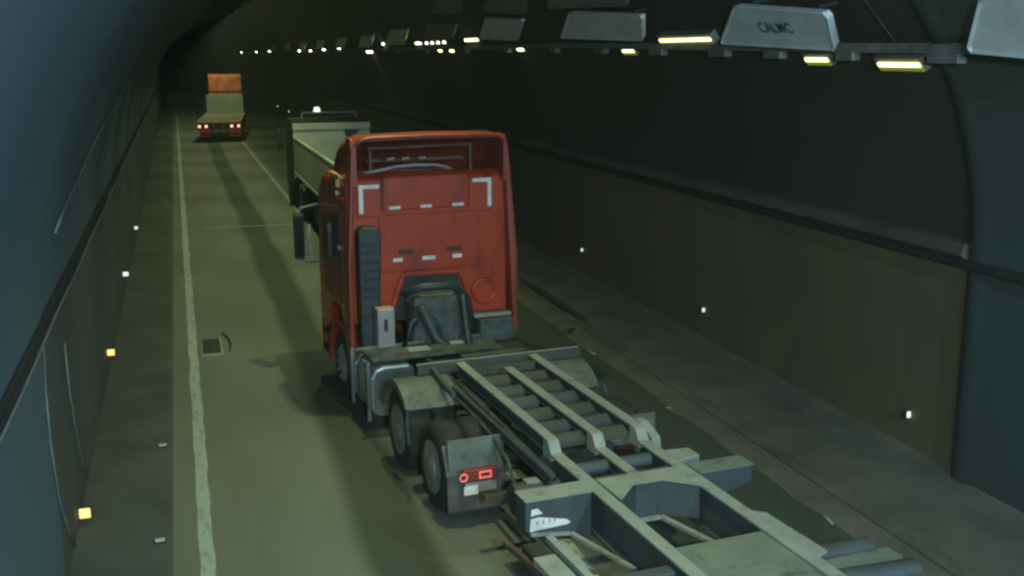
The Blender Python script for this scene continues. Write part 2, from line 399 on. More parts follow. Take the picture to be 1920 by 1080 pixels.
for y, lab in ((11.5, 'pale flat reflector on the left kerb, the nearer one'), (14.55, 'pale flat reflector on the left kerb, the farther one')):
    t = thing('kerb_reflector', lab, 'reflector', (-.46, y*.972, .145), 0, 'reflectors on the left kerb')
    MB().box(-.06, .06, -.04, .04, 0, .012).build('base_plate', M_under, t)
    MB().box(-.05, .05, -.032, .028, .012, .035).build('lens', M_refl, t, bevel=.006)
# drain
t = thing('drain_grate', 'rusty iron drain grate with a pale frame beside the left white line', 'drain', (.34, 19.6, 0))
MB().box(-.16, .13, -.55, .55, .003, .012).build('grate_bed', M_grate, t)
f = MB()
for k in range(9): f.box(-.15, .12, -.5+k*.12, -.47+k*.12, .012, .022)
f.build('bars', M_grate, t)
MB().box(.13, .17, -.6, .6, .003, .03).box(-.2, .13, -.61, -.55, .003, .03).build('frame', M_gframe, t)
tag(MB().tube([(.62, 19.2, .02), (.66, 19.6, .02), (.64, 20.1, .02), (.55, 20.5, .02)], .018, 6).build('wire_scrap', M_grate), 'small bent wire lying beside the drain grate', 'wire')
# scraps on the right walkway
tag(MB().tube([(7.15, 23.0, .16), (7.22, 21.5, .15), (7.18, 20.2, .16), (7.22, 18.9, .15)], [.02, .05, .06, .02], 6).build('rubber_strip', M_grate), 'long dark rubber strip on the right kerb beside the red cab', 'rubber strip')
tag(MB().tube([(6.45, 18.7, .02), (6.7, 18.5, .03), (6.95, 18.8, .02)], [.02, .05, .02], 6).build('rubber_strip', M_grate), 'short dark rubber scrap lying crosswise at the right kerb foot', 'rubber strip')

# ------------------------------------------------------------------ lamp row on the right vault
def onray(x8, y8, z8, X):      # real place on the plane x = X
    k = X/x8; return Vector((X, y8*k, CAM_H+(z8-CAM_H)*k))
def lamp(y, z, x, length, lab, mtl=None):
    t = thing('tunnel_lamp', lab, 'lamp', (x+cx(y), y, z), 0, 'lamps along the right vault')
    L = length/2
    # housing is tilted down towards the road
    a = math.radians(40)
    def T(u, v): return (u*math.cos(a)-v*math.sin(a), u*math.sin(a)+v*math.cos(a))
    def slab(u0, u1, v0, v1, y0, y1, name, m_):
        q = [T(u0,v0), T(u1,v0), T(u1,v1), T(u0,v1)]
        MB().prism([(p[0], y0, p[1]) for p in q], (0, y1-y0, 0)).build(name, m_, t, bevel=0)
    slab(-.02, .10, -.09, .09, -L-.05, L+.05, 'housing', M_house)
    if y < 24: slab(-.036, -.02, -.085, -.024, -L-.02, L+.02, 'halo_strip', M_halo)
    slab(-.04, -.02, -.022, .030, -L, L, 'diffuser', M_lampf if y > 40 else M_lampm if y > 24 else M_lamp)
    MB().box(.02, .12, -.02, .02, .0, .14).build('bracket', M_house, t)
lamps = [(10.85, 4.985, .75, 'nearest tunnel lamp, glowing yellow left of the rightmost panel'),
         (12.55, 5.035, .5, 'glowing tunnel lamp just below the right end of the lettered panel'),
         (18.75, 5.165, .5, 'glowing tunnel lamp below the right end of the panel second nearest the lettered one'),
         (25.3, 5.225, .4, 'round looking tunnel lamp right of the third small panel'),
         (32.1, 5.22, .4, 'small tunnel lamp low in the middle of the row'),
         (33.6, 5.23, .35, 'small tunnel lamp beside another low in the middle of the row'),
         (46.5, 5.24, 1.2, 'low tunnel lamp in the far left half of the row'),
         (79, 5.33, .8, 'far tunnel lamp low at the left end of the row'),
         (4.8, 5.0, .9, None), (-1.5, 5.05, .9, None), (-8, 5.05, .9, None)]
X = 7.95
for y8, z8, ln, lab in lamps:
    lamp(y8, z8, X, ln, lab or 'tunnel lamp on the right vault behind the camera')
up = [(16.1, 5.33, 1.8, 'long tube lamp glowing left of the lettered panel'),
      (29.2, 5.50, 1.3, 'long glowing lamp between two grey panels in mid row'),
      (36.0, 5.48, .8, 'glowing lamp at the foot of a small dim panel'),
      (42.2, 5.52, .6, 'bright dot of a lamp above the far row'),
      (54.3, 5.44, .9, 'bright dot of a lamp over the second truck'),
      (60, 5.40, .8, 'bright lamp dot far down the right vault, beyond the two over the truck'), (72, 5.38, .8, 'bright lamp dot in the far left run of panels'), (110, 5.42, .9, 'small lamp dot next to the farthest lamp'),
      (66, 5.36, .5, 'faint lamp dot far down the right vault'),
      (95, 5.42, .9, 'far lamp dot above the orange cab')]
for y8, z8, ln, lab in up: lamp(y8, z8, 7.78, ln, lab)
lamp(128, 5.42, 7.8, 1.4, 'farthest glowing lamp dot at the left end of the row')
# small indicator dots
for i, y in enumerate((32.4, 33.2, 34.0, 34.8)):
    tag(MB().box(7.74, 7.80, y-.09, y+.09, 5.42, 5.50).build('indicator_lamp', M_lampw), 'tiny lamp in the dotted row under a dim panel', 'indicator', 'dotted row of tiny lamps')

# added lighting: hooded crown downlights over the left lane, cool lamps behind the camera
def added_lamp(x, y, z, tx, ty, tz, power, cone, col, lab, grp):
    t = thing('added_hood_lamp', lab, 'lamp', (x+cx(y), y, z), 0, grp)
    MB().box(-.16, .16, -.40, .40,   .04, .12).build('housing', M_under, t)
    s = MB(); s.box(-.16, -.14, -.40, .40, -.14 if z > 7 else .0, .04); s.box(.14, .16, -.40, .40, -.10 if z > 7 else .0, .04); s.box(-.139, .139, -.40, -.38, -.14, .04); s.box(-.139, .139, .38, .40, -.14 if z > 7 else .0, .04)
    s.build('hood', M_under, t)
    ld = bpy.data.lights.new('added_beam', 'SPOT'); ld.energy = power; ld.color = col; ld.spot_size = math.radians(cone); ld.spot_blend = 1.0 if z > 7 else .7; ld.shadow_soft_size = .10
    lo_ = bpy.data.objects.new('added_beam', ld); C.objects.link(lo_); lo_.parent = t
    d = Vector((tx-x, ty-y, tz-z)).normalized(); lo_.rotation_euler = d.to_track_quat('-Z', 'Y').to_euler(); lo_.location = (0, 0, -.05)
for k, y in enumerate([-9, -3, 3, 9, 15, 21, 27, 33, 39, 46, 53, 60, 68, 76, 85, 94, 103, 112, 121, 131, 142, 154]):
    added_lamp(3.0, y, 7.36, 1.9, y+1.2, 0, CROWN_FILL*(1 if y < 80 else max(.04, 1-(y-72)/36)), 104, (.88, 1.0, .50), 'added hooded lamp high on the vault crown above the left lane, out of view', 'added crown lamps')
for y in (-8, -2):
    added_lamp(.3, y, 5.95, 5.0, y+12, 3.2, PORTAL_FILL, 160, (.66, .90, 1.0), 'added cool white lamp behind the camera on the left of the tunnel mouth', 'added portal lamps')
for y in (-8, -1):
    added_lamp(6.6, y, 6.2, -1.2, y+18, 4.6, PORTAL_FILL*.72, 120, (.50, .80, 1.0), 'added cool white lamp behind the camera on the right of the tunnel mouth', 'added portal lamps')
# cable tray, sagging a little towards the camera
def ztray(y): return 5.12 + .16*min(1, max(0, (y-8)/14.0)) + .03*min(1, max(0, (y-22)/20.0))
t = thing('cable_tray', 'grey metal cable tray running along the right vault between lamps and panels', 'cable tray')
s = MB(); last = None
for y in [5.5+1.5*k for k in range(80)]:
    z = ztray(y); x = 7.82+cx(y)
    r = [s.bm.verts.new(p) for p in ((x-.05, y, z-.05), (x+.12, y, z-.05), (x+.12, y, z+.06), (x+.10, y, z+.06), (x+.10, y, z-.03), (x-.03, y, z-.03), (x-.03, y, z+.05), (x-.05, y, z+.05))]
    if last:
        for k in range(8): s.bm.faces.new((last[k], last[(k+1)%8], r[(k+1)%8], r[k]))
    last = r
s.build('tray', M_tray, t)
for y in (7.4, 9.9, 11.7, 13.4, 15.0, 17.2, 19.8, 22.5, 26, 30, 35, 40):
    z = ztray(y); L = random.uniform(.16, .3)
    MB().box(7.76, 7.88, y-L, y+L, z-.15, z-.052).build('junction_box', M_tray, t, bevel=.01)

# panels above the lamps
def panel(bn, bf, tn, tf, zb, zt, lab, text=None, m_=M_board, xb=7.55, xt=7.22, name='wall_panel', grp='grey panels above the lamp row'):
    kb, kt = xb/8.0, xt/8.0
    def pt(y8, z8, X): k = X/8.0; return Vector((X, y8*k, CAM_H+(z8-CAM_H)*k))
    a, b = pt(bn, zb[0], xb), pt(bf, zb[1], xb); c, d = pt(tf, zt[1], xt), pt(tn, zt[0], xt)
    org = (a+b)/2
    t = thing(name, lab, 'panel', org, 0, grp)
    q = [p-org for p in (a, b, c, d)]
    nrm = (q[1]-q[0]).cross(q[3]-q[0]).normalized()
    if nrm.x > 0: nrm = -nrm
    # chamfered corners
    poly = []
    for i in range(4):
        p, pr, nx = q[i], q[i-1], q[(i+1)%4]
        cdist = .07
        poly += [p+(pr-p).normalized()*cdist, p+(nx-p).normalized()*cdist]
    MB().prism([p for p in poly], -nrm*.07).build('plate', m_, t, bevel=.012)
    # raised rim
    s = MB()
    for i in range(8):
        s.bar(poly[i]+nrm*.005, poly[(i+1)%8]+nrm*.005, .035, .035)
    s.build('rim', m_, t)
    s = MB()
    for u in (.15, .85):
        s0 = q[0].lerp(q[1], u); s1 = q[3].lerp(q[2], u)
        s.bar(s0-nrm*.09, s0-nrm*.09+Vector((.22, 0, .0)), .04); s.bar(s1-nrm*.09, s1-nrm*.09+Vector((.25, 0, .05)), .04)
    s.build('bracket', M_under, t)
    if text:
        cu = bpy.data.curves.new('txt', 'FONT'); cu.body = text; cu.size = .23; cu.align_x = 'CENTER'; cu.align_y = 'CENTER'; cu.extrude = .002; cu.offset = .002; cu.space_character = 1.12
        tmp = bpy.data.objects.new('txt', cu); C.objects.link(tmp)
        bpy.context.view_layer.update()
        me = bpy.data.meshes.new_from_object(tmp.evaluated_get(bpy.context.evaluated_depsgraph_get()))
        bpy.data.objects.remove(tmp)
        me.materials.clear(); me.materials.append(M_ink)
        ob = bpy.data.objects.new('lettering', me); C.objects.link(ob); ob.parent = t
        ex = (q[0]-q[1]).normalized(); ez = nrm; ey = ez.cross(ex).normalized()
        if ey.z < 0: ey = -ey; 
        ctr = (q[0]+q[1]+q[2]+q[3])/4 + nrm*.008 + ex*.0
        mm = Matrix((ex, ey, ez)).transposed().to_4x4(); mm.translation = ctr
        ob.matrix_local = mm
    return t
panel(6.4, 9.80, 6.5, 9.66, (4.90, 5.12), (5.45, 5.66), 'nearest grey panel, cut off by the right edge of the view')
panel(12.23, 15.31, 12.46, 14.92, (5.15, 5.26), (5.60, 5.79), 'grey panel with dark faded lettering above the lamp row', 'CALMC')
panel(18.27, 22.61, 18.29, 22.08, (5.34, 5.45), (5.76, 5.95), 'wide blank grey panel with a frosted top, left of the lettered one')
panel(25.8, 29.2, 25.3, 28.6, (5.44, 5.53), (5.89, 6.03), 'small slanted grey panel, third left of the lettered one')
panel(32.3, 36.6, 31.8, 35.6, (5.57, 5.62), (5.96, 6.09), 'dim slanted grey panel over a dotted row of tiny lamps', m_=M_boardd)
panel(39.6, 43.5, 38.8, 42.0, (5.47, 5.49), (5.96, 6.03), 'small grey panel left of the bright upper lamp dot')
for k, y in enumerate((46.5, 54, 62, 71, 81, 93)):
    panel(y, y+3.2, y-.6, y+2.3, (5.44, 5.44), (5.90, 5.92), 'tiny dim panel in the far run of the row above the lamps', m_=M_board, grp='far dim panels above the lamp row')
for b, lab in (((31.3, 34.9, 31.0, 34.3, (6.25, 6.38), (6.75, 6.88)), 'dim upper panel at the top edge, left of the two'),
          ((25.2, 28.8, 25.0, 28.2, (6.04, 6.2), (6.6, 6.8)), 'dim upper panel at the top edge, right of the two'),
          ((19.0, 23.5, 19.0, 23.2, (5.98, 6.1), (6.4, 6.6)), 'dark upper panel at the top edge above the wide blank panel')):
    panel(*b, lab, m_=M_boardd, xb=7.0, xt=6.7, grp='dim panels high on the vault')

# ------------------------------------------------------------------ vehicle helpers
def wheel(parent, x, y, z, side, r=.52, w=.30, dual=False, name='wheel', rimm=M_rim):
    """x = outer face; side -1 left, +1 right"""
    wdt = .62 if dual else w
    e = side
    s = MB()
    prof = [(r*.55, -.015*e), (r*.64, .012*e), (r*.80, .022*e), (r*.92, .0), (r*.97, -.03*e), (r, -.07*e), (r, -(w-.07)*e), (r*.95, -(w-.02)*e), (r*.60, -w*e)]
    s.lathex(prof, x, y, z, 36)
    if dual:
        s.lathex([(p[0], p[1]-.33*e) for p in prof], x, y, z, 36)
    o = s.build(name, M_rub, parent, smooth=True)
    s = MB()
    if dual: pr = [(r*.60, .014*e), (r*.565, .012*e), (r*.52, -.07*e), (r*.36, -.09*e), (r*.32, -.02*e), (r*.26, .03*e), (r*.10, .04*e)]
    else: pr = [(r*.63, -.01*e), (r*.60, -.04*e), (r*.50, -.03*e), (r*.34, .03*e), (r*.22, .04*e), (r*.10, .06*e)]
    s.lathex(pr, x, y, z, 32)
    for k in range(10):
        a = 2*PI*k/10; c = (y+r*.29*math.cos(a), z+r*.29*math.sin(a)) if dual else (y+r*.42*math.cos(a), z+r*.42*math.sin(a))
        xx = x-.06*e if dual else x
        s.tube([(xx, c[0], c[1]), (xx+.05*e, c[0], c[1])], .018, 6)
    rm = s.build('rim', rimm, o, smooth=True)
    return o
def arcsheet(x0, x1, yc, zc, r, a0, a1, t=.03, lip=0, n=18):
    s = MB(); P = []
    for k in range(n+1):
        a = a0+(a1-a0)*k/n
        P.append((math.cos(a), math.sin(a)))
    rings = []
    for c_, s_ in P:
        rings.append([s.bm.verts.new((x, yc+rr*c_, zc+rr*s_)) for x, rr in ((x0, r), (x1, r), (x1, r+t), (x0, r+t))])
    for a, b in zip(rings, rings[1:]):
        for k in range(4): s.bm.faces.new((a[k], a[(k+1)%4], b[(k+1)%4], b[k]))
    s.bm.faces.new(rings[0]); s.bm.faces.new(rings[-1][::-1])
    if lip:
        xl = x0 if abs(x0) > abs(x1) else x1; d = .02 if xl > 0 else -.02
        rings = []
        for c_, s_ in P:
            rings.append([s.bm.verts.new((x, yc+rr*c_, zc+rr*s_)) for x, rr in ((xl, r-lip), (xl+d, r-lip), (xl+d, r+t+.005), (xl, r+t+.005))])
        for a, b in zip(rings, rings[1:]):
            for k in range(4): s.bm.faces.new((a[k], a[(k+1)%4], b[(k+1)%4], b[k]))
        s.bm.faces.new(rings[0]); s.bm.faces.new(rings[-1][::-1])
    return s

# ------------------------------------------------------------------ red tractor truck
TX, TY, TA = 3.986, 8.988, .087
T = thing('tractor_truck', 'red high roofed tractor truck pulling the empty skeletal trailer', 'truck', (TX, TY, 0), TA)
# cab body: side profile (y,z) extruded across x, with a cut at the rear bottom built from separate pieces
def cabpart():
    s = MB()
    prof = [(6.45, 1.30), (6.45, 3.36), (6.62, 3.44), (8.05, 3.30), (8.36, 3.05), (8.50, 2.0), (8.52, 1.25), (8.46, .95), (7.95, .95), (7.85, 1.22), (7.6, 1.42), (6.9, 1.42), (6.62, 1.22)]
    s.prism([(-1.22, y, z) for y, z in prof], (2.44, 0, 0))
    return s
cab = cabpart().build('cab', M_red, T, bevel=.05)
# lower rear panel with trapezoid opening
s = MB()
for sg in (-1, 1):
    s.prism([(sg*1.16, 6.445, 1.0 if sg > 0 else 1.3), (sg*1.16, 6.445, 1.36), (sg*.60, 6.445, 1.36), (sg*.66, 6.445, 1.12)], (0, .1, 0))
s.build('rear_skirt', M_red, cab)
# dark recess (trapezoid) showing the engine tunnel
MB().prism([(-.38, 6.44, 1.94), (.40, 6.44, 1.92), (.62, 6.44, 1.30), (-.62, 6.44, 1.30)], (0, -.012, 0)).build('engine_tunnel', M_under, cab)
# raised frame around the opening
s = MB()
s.bar((-.66, 6.41, 1.34), (-.42, 6.41, 1.98), .07, .07); s.bar((-.42, 6.41, 1.98), (.44, 6.41, 1.97), .07, .07); s.bar((.44, 6.41, 1.97), (.68, 6.41, 1.34), .07, .07)
s.build('tunnel_trim', M_red, cab, bevel=.02)
# raised pressings
MB().box(-.70, .60, 6.40, 6.452, 2.92, 3.41).build('upper_panel', M_red, cab, bevel=.03)
MB().box(-.76, .76, 6.415, 6.453, 2.02, 2.86).build('lower_panel', M_red, cab, bevel=.03)
MB().box(-1.08, -.72, 6.41, 6.452, 2.84, 3.33).build('corner_panel', M_red, cab, bevel=.03)
MB().box(.62, .98, 6.41, 6.452, 2.84, 3.34).build('corner_panel', M_red, cab, bevel=.03)
for x in (-.37, .36): MB().box(x-.11, x+.11, 6.38, 6.415, 2.28, 2.34).build('handle_pocket', M_grate, cab, bevel=.01)
MB().ring_y(.83, 6.42, 1.63, .175, .028).build('round_cover', M_red, cab, smooth='all')
MB().tube([(.83, 6.46, 1.63), (.83, 6.425, 1.63)], .15, 20).build('round_cover', M_red, cab)
# reflective tape
for x in (-.53, -.06, .43): MB().box(x-.085, x+.085, 6.392, 6.399, 2.94, 2.985).build('reflective_tape', M_white, cab)
for x in (-.50, -.03, .41): MB().box(x-(.10 if x == -.03 else .07), x+(.10 if x == -.03 else .07), 6.405, 6.413, 2.17, 2.225).build('reflective_tape', M_white, cab)
MB().prism([(-1.05, 6.404, 2.90), (-.99, 6.404, 2.90), (-.99, 6.404, 3.255), (-.75, 6.404, 3.255), (-.75, 6.404, 3.31), (-1.05, 6.404, 3.31)], (0, -.006, 0)).build('reflective_tape', M_white, cab)
MB().prism([(.955, 6.404, 2.91), (.895, 6.404, 2.91), (.895, 6.404, 3.275), (.66, 6.404, 3.275), (.66, 6.404, 3.33), (.955, 6.404, 3.33)], (0, -.006, 0)).build('reflective_tape', M_white, cab)
# side extenders
for sg in (-1, 1):
    s = MB()
    # side view polygon (y,z)
    zb = .98 if sg > 0 else 1.0
    prof = [(6.27, zb), (6.25, 2.2), (6.27, 3.75), (6.36, 3.96), (6.62, 3.98), (6.62, zb+.1)]
    top = 1.16; bot = 1.31 if sg > 0 else 1.27
    def X_(z): return sg*(bot-(bot-top)*max(0, (z-2.4))/1.6)
    a = [s.bm.verts.new((X_(z), y, z)) for y, z in prof]; b = [s.bm.verts.new((X_(z)-sg*.05, y, z)) for y, z in prof]
    k = len(prof); s.bm.faces.new(a); s.bm.faces.new(b[::-1])
    for i in range(k): s.bm.faces.new((a[i], a[(i+1)%k], b[(i+1)%k], b[i]))
    s.build('side_extender', M_reds, T, bevel=.012)
# roof deflector shell
s = MB()
def shell(t):
    # sections along y: (y, halfwidth, ztop)
    secs = [(6.27, 1.16, 3.99), (6.7, 1.17, 4.0), (7.2, 1.16, 3.88), (7.7, 1.10, 3.64), (8.15, 1.0, 3.36)]
    out = []
    for y, hw, zt in secs:
        zb = 3.30 if y > 6.5 else 3.3
        pr = [(-hw+t, zb), (-hw+t, zt-.16), (-hw+.06+t, zt-.05), (-hw+.18, zt-t), (0, zt-t+.015), (hw-.18, zt-t), (hw-.06-t, zt-.05), (hw-t, zt-.16), (hw-t, zb)]
        out.append([(px, y, pz) for px, pz in pr])
    return out
A, B = shell(0), shell(.06)
ra = [[s.bm.verts.new(p) for p in q] for q in A]; rb = [[s.bm.verts.new(p) for p in q] for q in B]
for r_ in (ra, rb):
    for a, b in zip(r_, r_[1:]):
        for k in range(8): s.bm.faces.new((a[k], a[k+1], b[k+1], b[k]))
for k in range(8):
    s.bm.faces.new((ra[0][k], ra[0][k+1], rb[0][k+1], rb[0][k])); s.bm.faces.new((ra[-1][k], ra[-1][k+1], rb[-1][k+1], rb[-1][k]))
dfl = s.build('roof_deflector', M_reds, T, smooth=True)
MB().box(-1.12, 1.12, 8.12, 8.18, 3.0, 3.36).build('front_fairing', M_reds, T, bevel=.02)
MB().tube([(-1.10, 6.26, 3.86), (-1.04, 6.25, 3.95), (-.9, 6.25, 3.975), (0, 6.25, 3.985), (.9, 6.25, 3.975), (1.04, 6.25, 3.95), (1.10, 6.26, 3.86)], .03, 8).build('rear_lip', M_reds, dfl, smooth='all')
# struts and a rolled sheet inside the deflector
s = MB()
s.bar((-.82, 6.6, 3.44), (-.82, 6.6, 3.82), .035); s.bar((.70, 6.6, 3.44), (.70, 6.6, 3.84), .035); s.bar((-.85, 6.6, 3.80), (.72, 6.6, 3.82), .03)
s.bar((-.8, 6.9, 3.6), (.7, 6.9, 3.6), .05)
s.build('deflector_strut', M_rust, T)
s = MB(); s.tube([(-.95, 6.46, 3.475), (-.75, 6.45, 3.50), (-.5, 6.45, 3.545), (-.2, 6.45, 3.56), (.1, 6.45, 3.55), (.3, 6.46, 3.51), (.36, 6.46, 3.48)], [.015, .025, .022, .028, .022, .018, .01], 8)
s.build('rope', M_box, T, smooth='all')
s = MB()
for x in (-.52, -.3, -.05): s.tube([(x-.05, 6.6, 3.64), (x+.06, 6.6, 3.65)], .018, 6)
s.build('hose_clip', M_box, T)
# left side: door, window, handle, marker lamps, mirror, steps
d = MB().box(-1.232, -1.219, 6.92, 8.1, 1.5, 2.0).build('door', M_reds, T, bevel=.005)
MB().prism([(-1.236, 7.0, 2.05), (-1.236, 8.12, 2.0), (-1.236, 8.05, 2.72), (-1.236, 7.02, 2.84)], (.02, 0, 0)).build('window', M_glass, d)
MB().box(-1.25, -1.236, 6.88, 6.98, 2.33, 2.38).build('handle', M_white, d)
MB().box(-1.238, -1.21, 6.92, 6.96, 1.5, 3.0).build('door_seam', M_under, d)
for y, z in ((6.99, 3.15),): MB().box(-1.25, -1.2, y-.02, y+.02, z-.03, z+.03).build('marker_lamp', M_white, T)
MB().box(-1.29, -1.15, 6.6, 7.2, 3.39, 3.45).build('marker_bracket', M_amber, T, bevel=.01)
MB().box(-1.275, -1.2, 6.82, 6.90, 3.25, 3.36).build('marker_lamp', M_amber, T)
MB().tube([(-1.25, 6.5, 3.12), (-1.26, 7.1, 3.08), (-1.24, 7.9, 3.02), (-1.2, 8.3, 2.9)], .03, 8).build('gutter', M_reds, T, smooth='all')
mr = MB().box(-1.62, -1.46, 8.34, 8.46, 1.95, 2.68).build('mirror', M_black, T, bevel=.03)
MB().box(-1.605, -1.475, 8.325, 8.341, 2.0, 2.64).build('mirror_glass', M_glass, mr)
MB().tube([(-1.54, 8.4, 2.68), (-1.5, 8.4, 2.76), (-1.22, 8.35, 2.82)], .02, 6).tube([(-1.54, 8.4, 1.95), (-1.4, 8.4, 1.88), (-1.22, 8.35, 1.9)], .02, 6).build('mirror_arm', M_cableg, mr)
MB().box(-1.42, -1.37, 8.3, 8.36, 2.0, 2.5).build('mirror_post', M_box, mr)
# front wheel arch + steps
for sg in (-1, 1):
    arcsheet(sg*1.25, sg*.85, 7.15, .52, .64, -.1, PI*1.02, .06, 0).build('wheel_arch', M_reds, T, bevel=.01)
    wheel(T, sg*1.20, 7.15, .52, sg)
    s = MB(); s.box(min(sg*1.22, sg*1.0), max(sg*1.22, sg*1.0), 7.95, 8.45, .45, .55); s.box(min(sg*1.22, sg*1.0), max(sg*1.22, sg*1.0), 7.95, 8.45, .75, .82)
    s.build('step', M_under, T, bevel=.01)
MB().box(-1.2, 1.2, 8.35, 8.6, .4, .95).build('bumper', M_reds, T, bevel=.04)
s = MB(); s.prism([(-1.24, 6.62, 1.05), (-1.24, 7.0, 1.46), (-1.24, 6.62, 1.62)], (.06, 0, 0)); s.build('arch_flare', M_red, T, bevel=.01)
MB().box(-1.245, -1.20, 6.30, 6.48, .95, 1.32).build('arch_flare', M_red, T, bevel=.01)
# snorkel and grey box
MB().prism([(-1.13, 6.16, 1.0), (-.86, 6.16, 1.0), (-.80, 6.16, 2.62), (-.86, 6.16, 2.72), (-1.06, 6.16, 2.74), (-1.13, 6.16, 2.66)], (0, .28, 0)).build('air_intake', M_black, T, bevel=.03)
s = MB()
for k in range(9): s.box(-1.09, -.86, 6.145, 6.162, 1.45+k*.13, 1.49+k*.13)
s.build('intake_slat', M_under, T)
b_ = MB().box(-.95, -.70, 5.94, 6.14, .92, 1.60).build('filter_box', M_box, T, bevel=.02)
MB().box(-.86, -.81, 5.93, 5.941, 1.28, 1.45).build('slot', M_under, b_)
# gearbox and engine parts seen below the cab
s = MB(); s.box(-.42, .40, 6.0, 6.43, .9, 1.72); s.build('engine', M_gear, T, bevel=.12)
s = MB()
s.tube([(-.5, 6.2, 1.75), (-.25, 6.0, 1.86), (.2, 6.0, 1.84), (.48, 6.2, 1.6), (.55, 6.2, 1.1)], .06, 10)
s.tube([(-.34, 5.9, 1.6), (-.1, 5.9, 1.1), (.1, 5.7, .95)], .07, 10); s.tube([(.3, 5.95, 1.7), (.36, 5.9, 1.3), (.3, 5.6, 1.0)], .05, 10)
s.tube([(-.6, 5.9, 1.0), (-.45, 5.9, 1.35), (-.3, 5.95, 1.45), (-.1, 5.95, 1.35), (0, 5.9, .95)], .05, 10)
s.build('hose', M_black, T, smooth='all')
MB().box(-.7, .7, 6.2, 6.42, .8, .95).build('rear_crossmember', M_under, T, bevel=.02)
MB().box(.58, 1.16, 6.18, 6.42, 1.27, 1.33).box(.62, 1.15, 6.0, 6.4, .95, 1.27).build('battery_box', M_gear, T, bevel=.015)
MB().box(.58, 1.16, 6.14, 6.18, 1.29, 1.33).build('shelf_edge', M_deck, T)
# tractor frame
s = MB()
for x in (-.40, .40): s.box(x-.04, x+.04, 1.35, 8.3, .72, .98)
for y in (1.4, 2.2, 3.3, 4.3, 5.2): s.box(-.36, .36, y, y+.1, .76, .94)
s.build('chassis_frame', M_under, T, bevel=.01)
# catwalk plate with bright edge
MB().box(-1.20, .70, 5.35, 5.98, 1.0, 1.04).build('catwalk', M_gear, T, bevel=.008)
MB().bar((-1.27, 5.98, 1.045), (.62, 6.05, 1.045), .035, .035).build('catwalk_rail', M_alu, T)
MB().box(-.62, -.30, 5.55, 5.75, 1.045, 1.06).build('catwalk_step', M_deck, T); MB().box(.05, .25, 5.7, 5.85, 1.045, 1.06).build('catwalk_step', M_deck, T)
# fuel tank (left) and air tanks (right)
s = MB()
pf = [(-1.25, .38), (-1.25, .80), (-1.19, .92), (-1.08, .96), (-.70, .96), (-.62, .88), (-.62, .34), (-.70, .26), (-1.14, .26), (-1.22, .30)]
s.prism([(x, 5.25, z) for x, z in pf], (0, 1.0, 0)); s.build('fuel_tank', M_alu, T, bevel=.03)
s = MB()
for y in (5.45, 5.95): s.prism([(x*1.008-.002, y, z+(.006 if z > .6 else -.006)) for x, z in pf], (0, .06, 0))
s.build('tank_strap', M_black, T)
MB().box(-1.30, -1.255, 5.28, 5.31, .2, 1.02).box(-1.30, -1.255, 6.18, 6.21, .2, 1.02).build('guard_post', M_alu, T)
MB().box(.62, 1.22, 5.2, 6.1, .3, .92).build('battery_tray', M_under, T, bevel=.03)
# drive wheels and fenders
for sg in (-1, 1):
    for y in (2.58, 3.95): wheel(T, sg*1.24, y, .52, sg, dual=True)
    x0, x1 = sg*1.27, sg*.60
    f1 = arcsheet(x0, x1, 3.95, .50, .62, math.radians(18), math.radians(140), .035, .05).build('fender', M_fend, T, smooth=True)
    f2 = arcsheet(x0, x1, 2.58, .50, .62, math.radians(138), math.radians(168), .035, .03).build('fender', M_fend, T, smooth=True)
    s = MB(); s.box(min(x0, x1), max(x0, x1), 2.62, 3.28, .0, .0) if False else None
    # black tyre cover between fenders is the tyre itself; mudflap
    fl = MB().prism([(x0, 1.99, .20), (x1, 1.99, .20), (x1, 2.03, .98), (x0, 2.03, .98)], (0, -.035, 0)).build('mudflap', M_flap, T, bevel=.012)
    MB().prism([(sg*1.27, 1.93, .70), (sg*.64, 1.93, .70), (sg*.64, 1.97, 1.04), (sg*1.27, 1.97, 1.04)], (0, -.02, 0)).build('flap_plate', M_fend, fl, bevel=.006)
    xa, xb = sorted((sg*1.10, sg*.74))
    tl = MB().box(xa-.03, xb, 1.84, 1.91, .59, .72).build('tail_lamp', M_redl if sg < 0 else M_dimlens, T, bevel=.012)
    if sg < 0: MB().ring_y(sg*1.13, 1.83, .645, .040, .009, 16).build('lamp_ring', M_redring, tl)
    if sg < 0:
        s = MB(); x_ = -.88
        s.box(-.95, -.81, 1.825, 1.838, .675, .69); s.box(-.95, -.81, 1.825, 1.838, .61, .625); s.box(-.95, -.937, 1.825, 1.838, .61, .69); s.box(-.823, -.81, 1.825, 1.838, .61, .69)
        s.build('lamp_ring', M_redring, tl)
    MB().box(xa, xb, 1.86, 1.90, .45, .56).build('number_plate', M_box, T, bevel=.006)
    if sg < 0: MB().box(-1.12, -.96, 1.85, 1.859, .43, .53).build('plate_sticker', M_white, T)
    MB().tube([(sg*1.3, 3.32, .98), (sg*1.33, 3.28, .80), (sg*1.3, 3.30, .55)], .025, 6).build('fender_stay', M_gear, T)
# axles and fifth wheel
s = MB()
for y in (2.58, 3.95, 7.15): MB().lathex([(.09, -.95), (.09, -.3), (.2, -.12), (.2, .12), (.09, .3), (.09, .95)], 0, y, .52, 14).build('axle', M_under, T, smooth=True)
MB().box(-.55, .55, 2.9, 3.8, 1.0, 1.08).build('fifth_wheel', M_under, T, bevel=.02)
MB().box(-1.12, -.55, 1.20, 1.28, .60, .68).build('rear_bar', M_rust, T, bevel=.01)
MB().box(-.80, -.70, 1.18, 1.20, .62, .68).build('sticker', M_white, T)

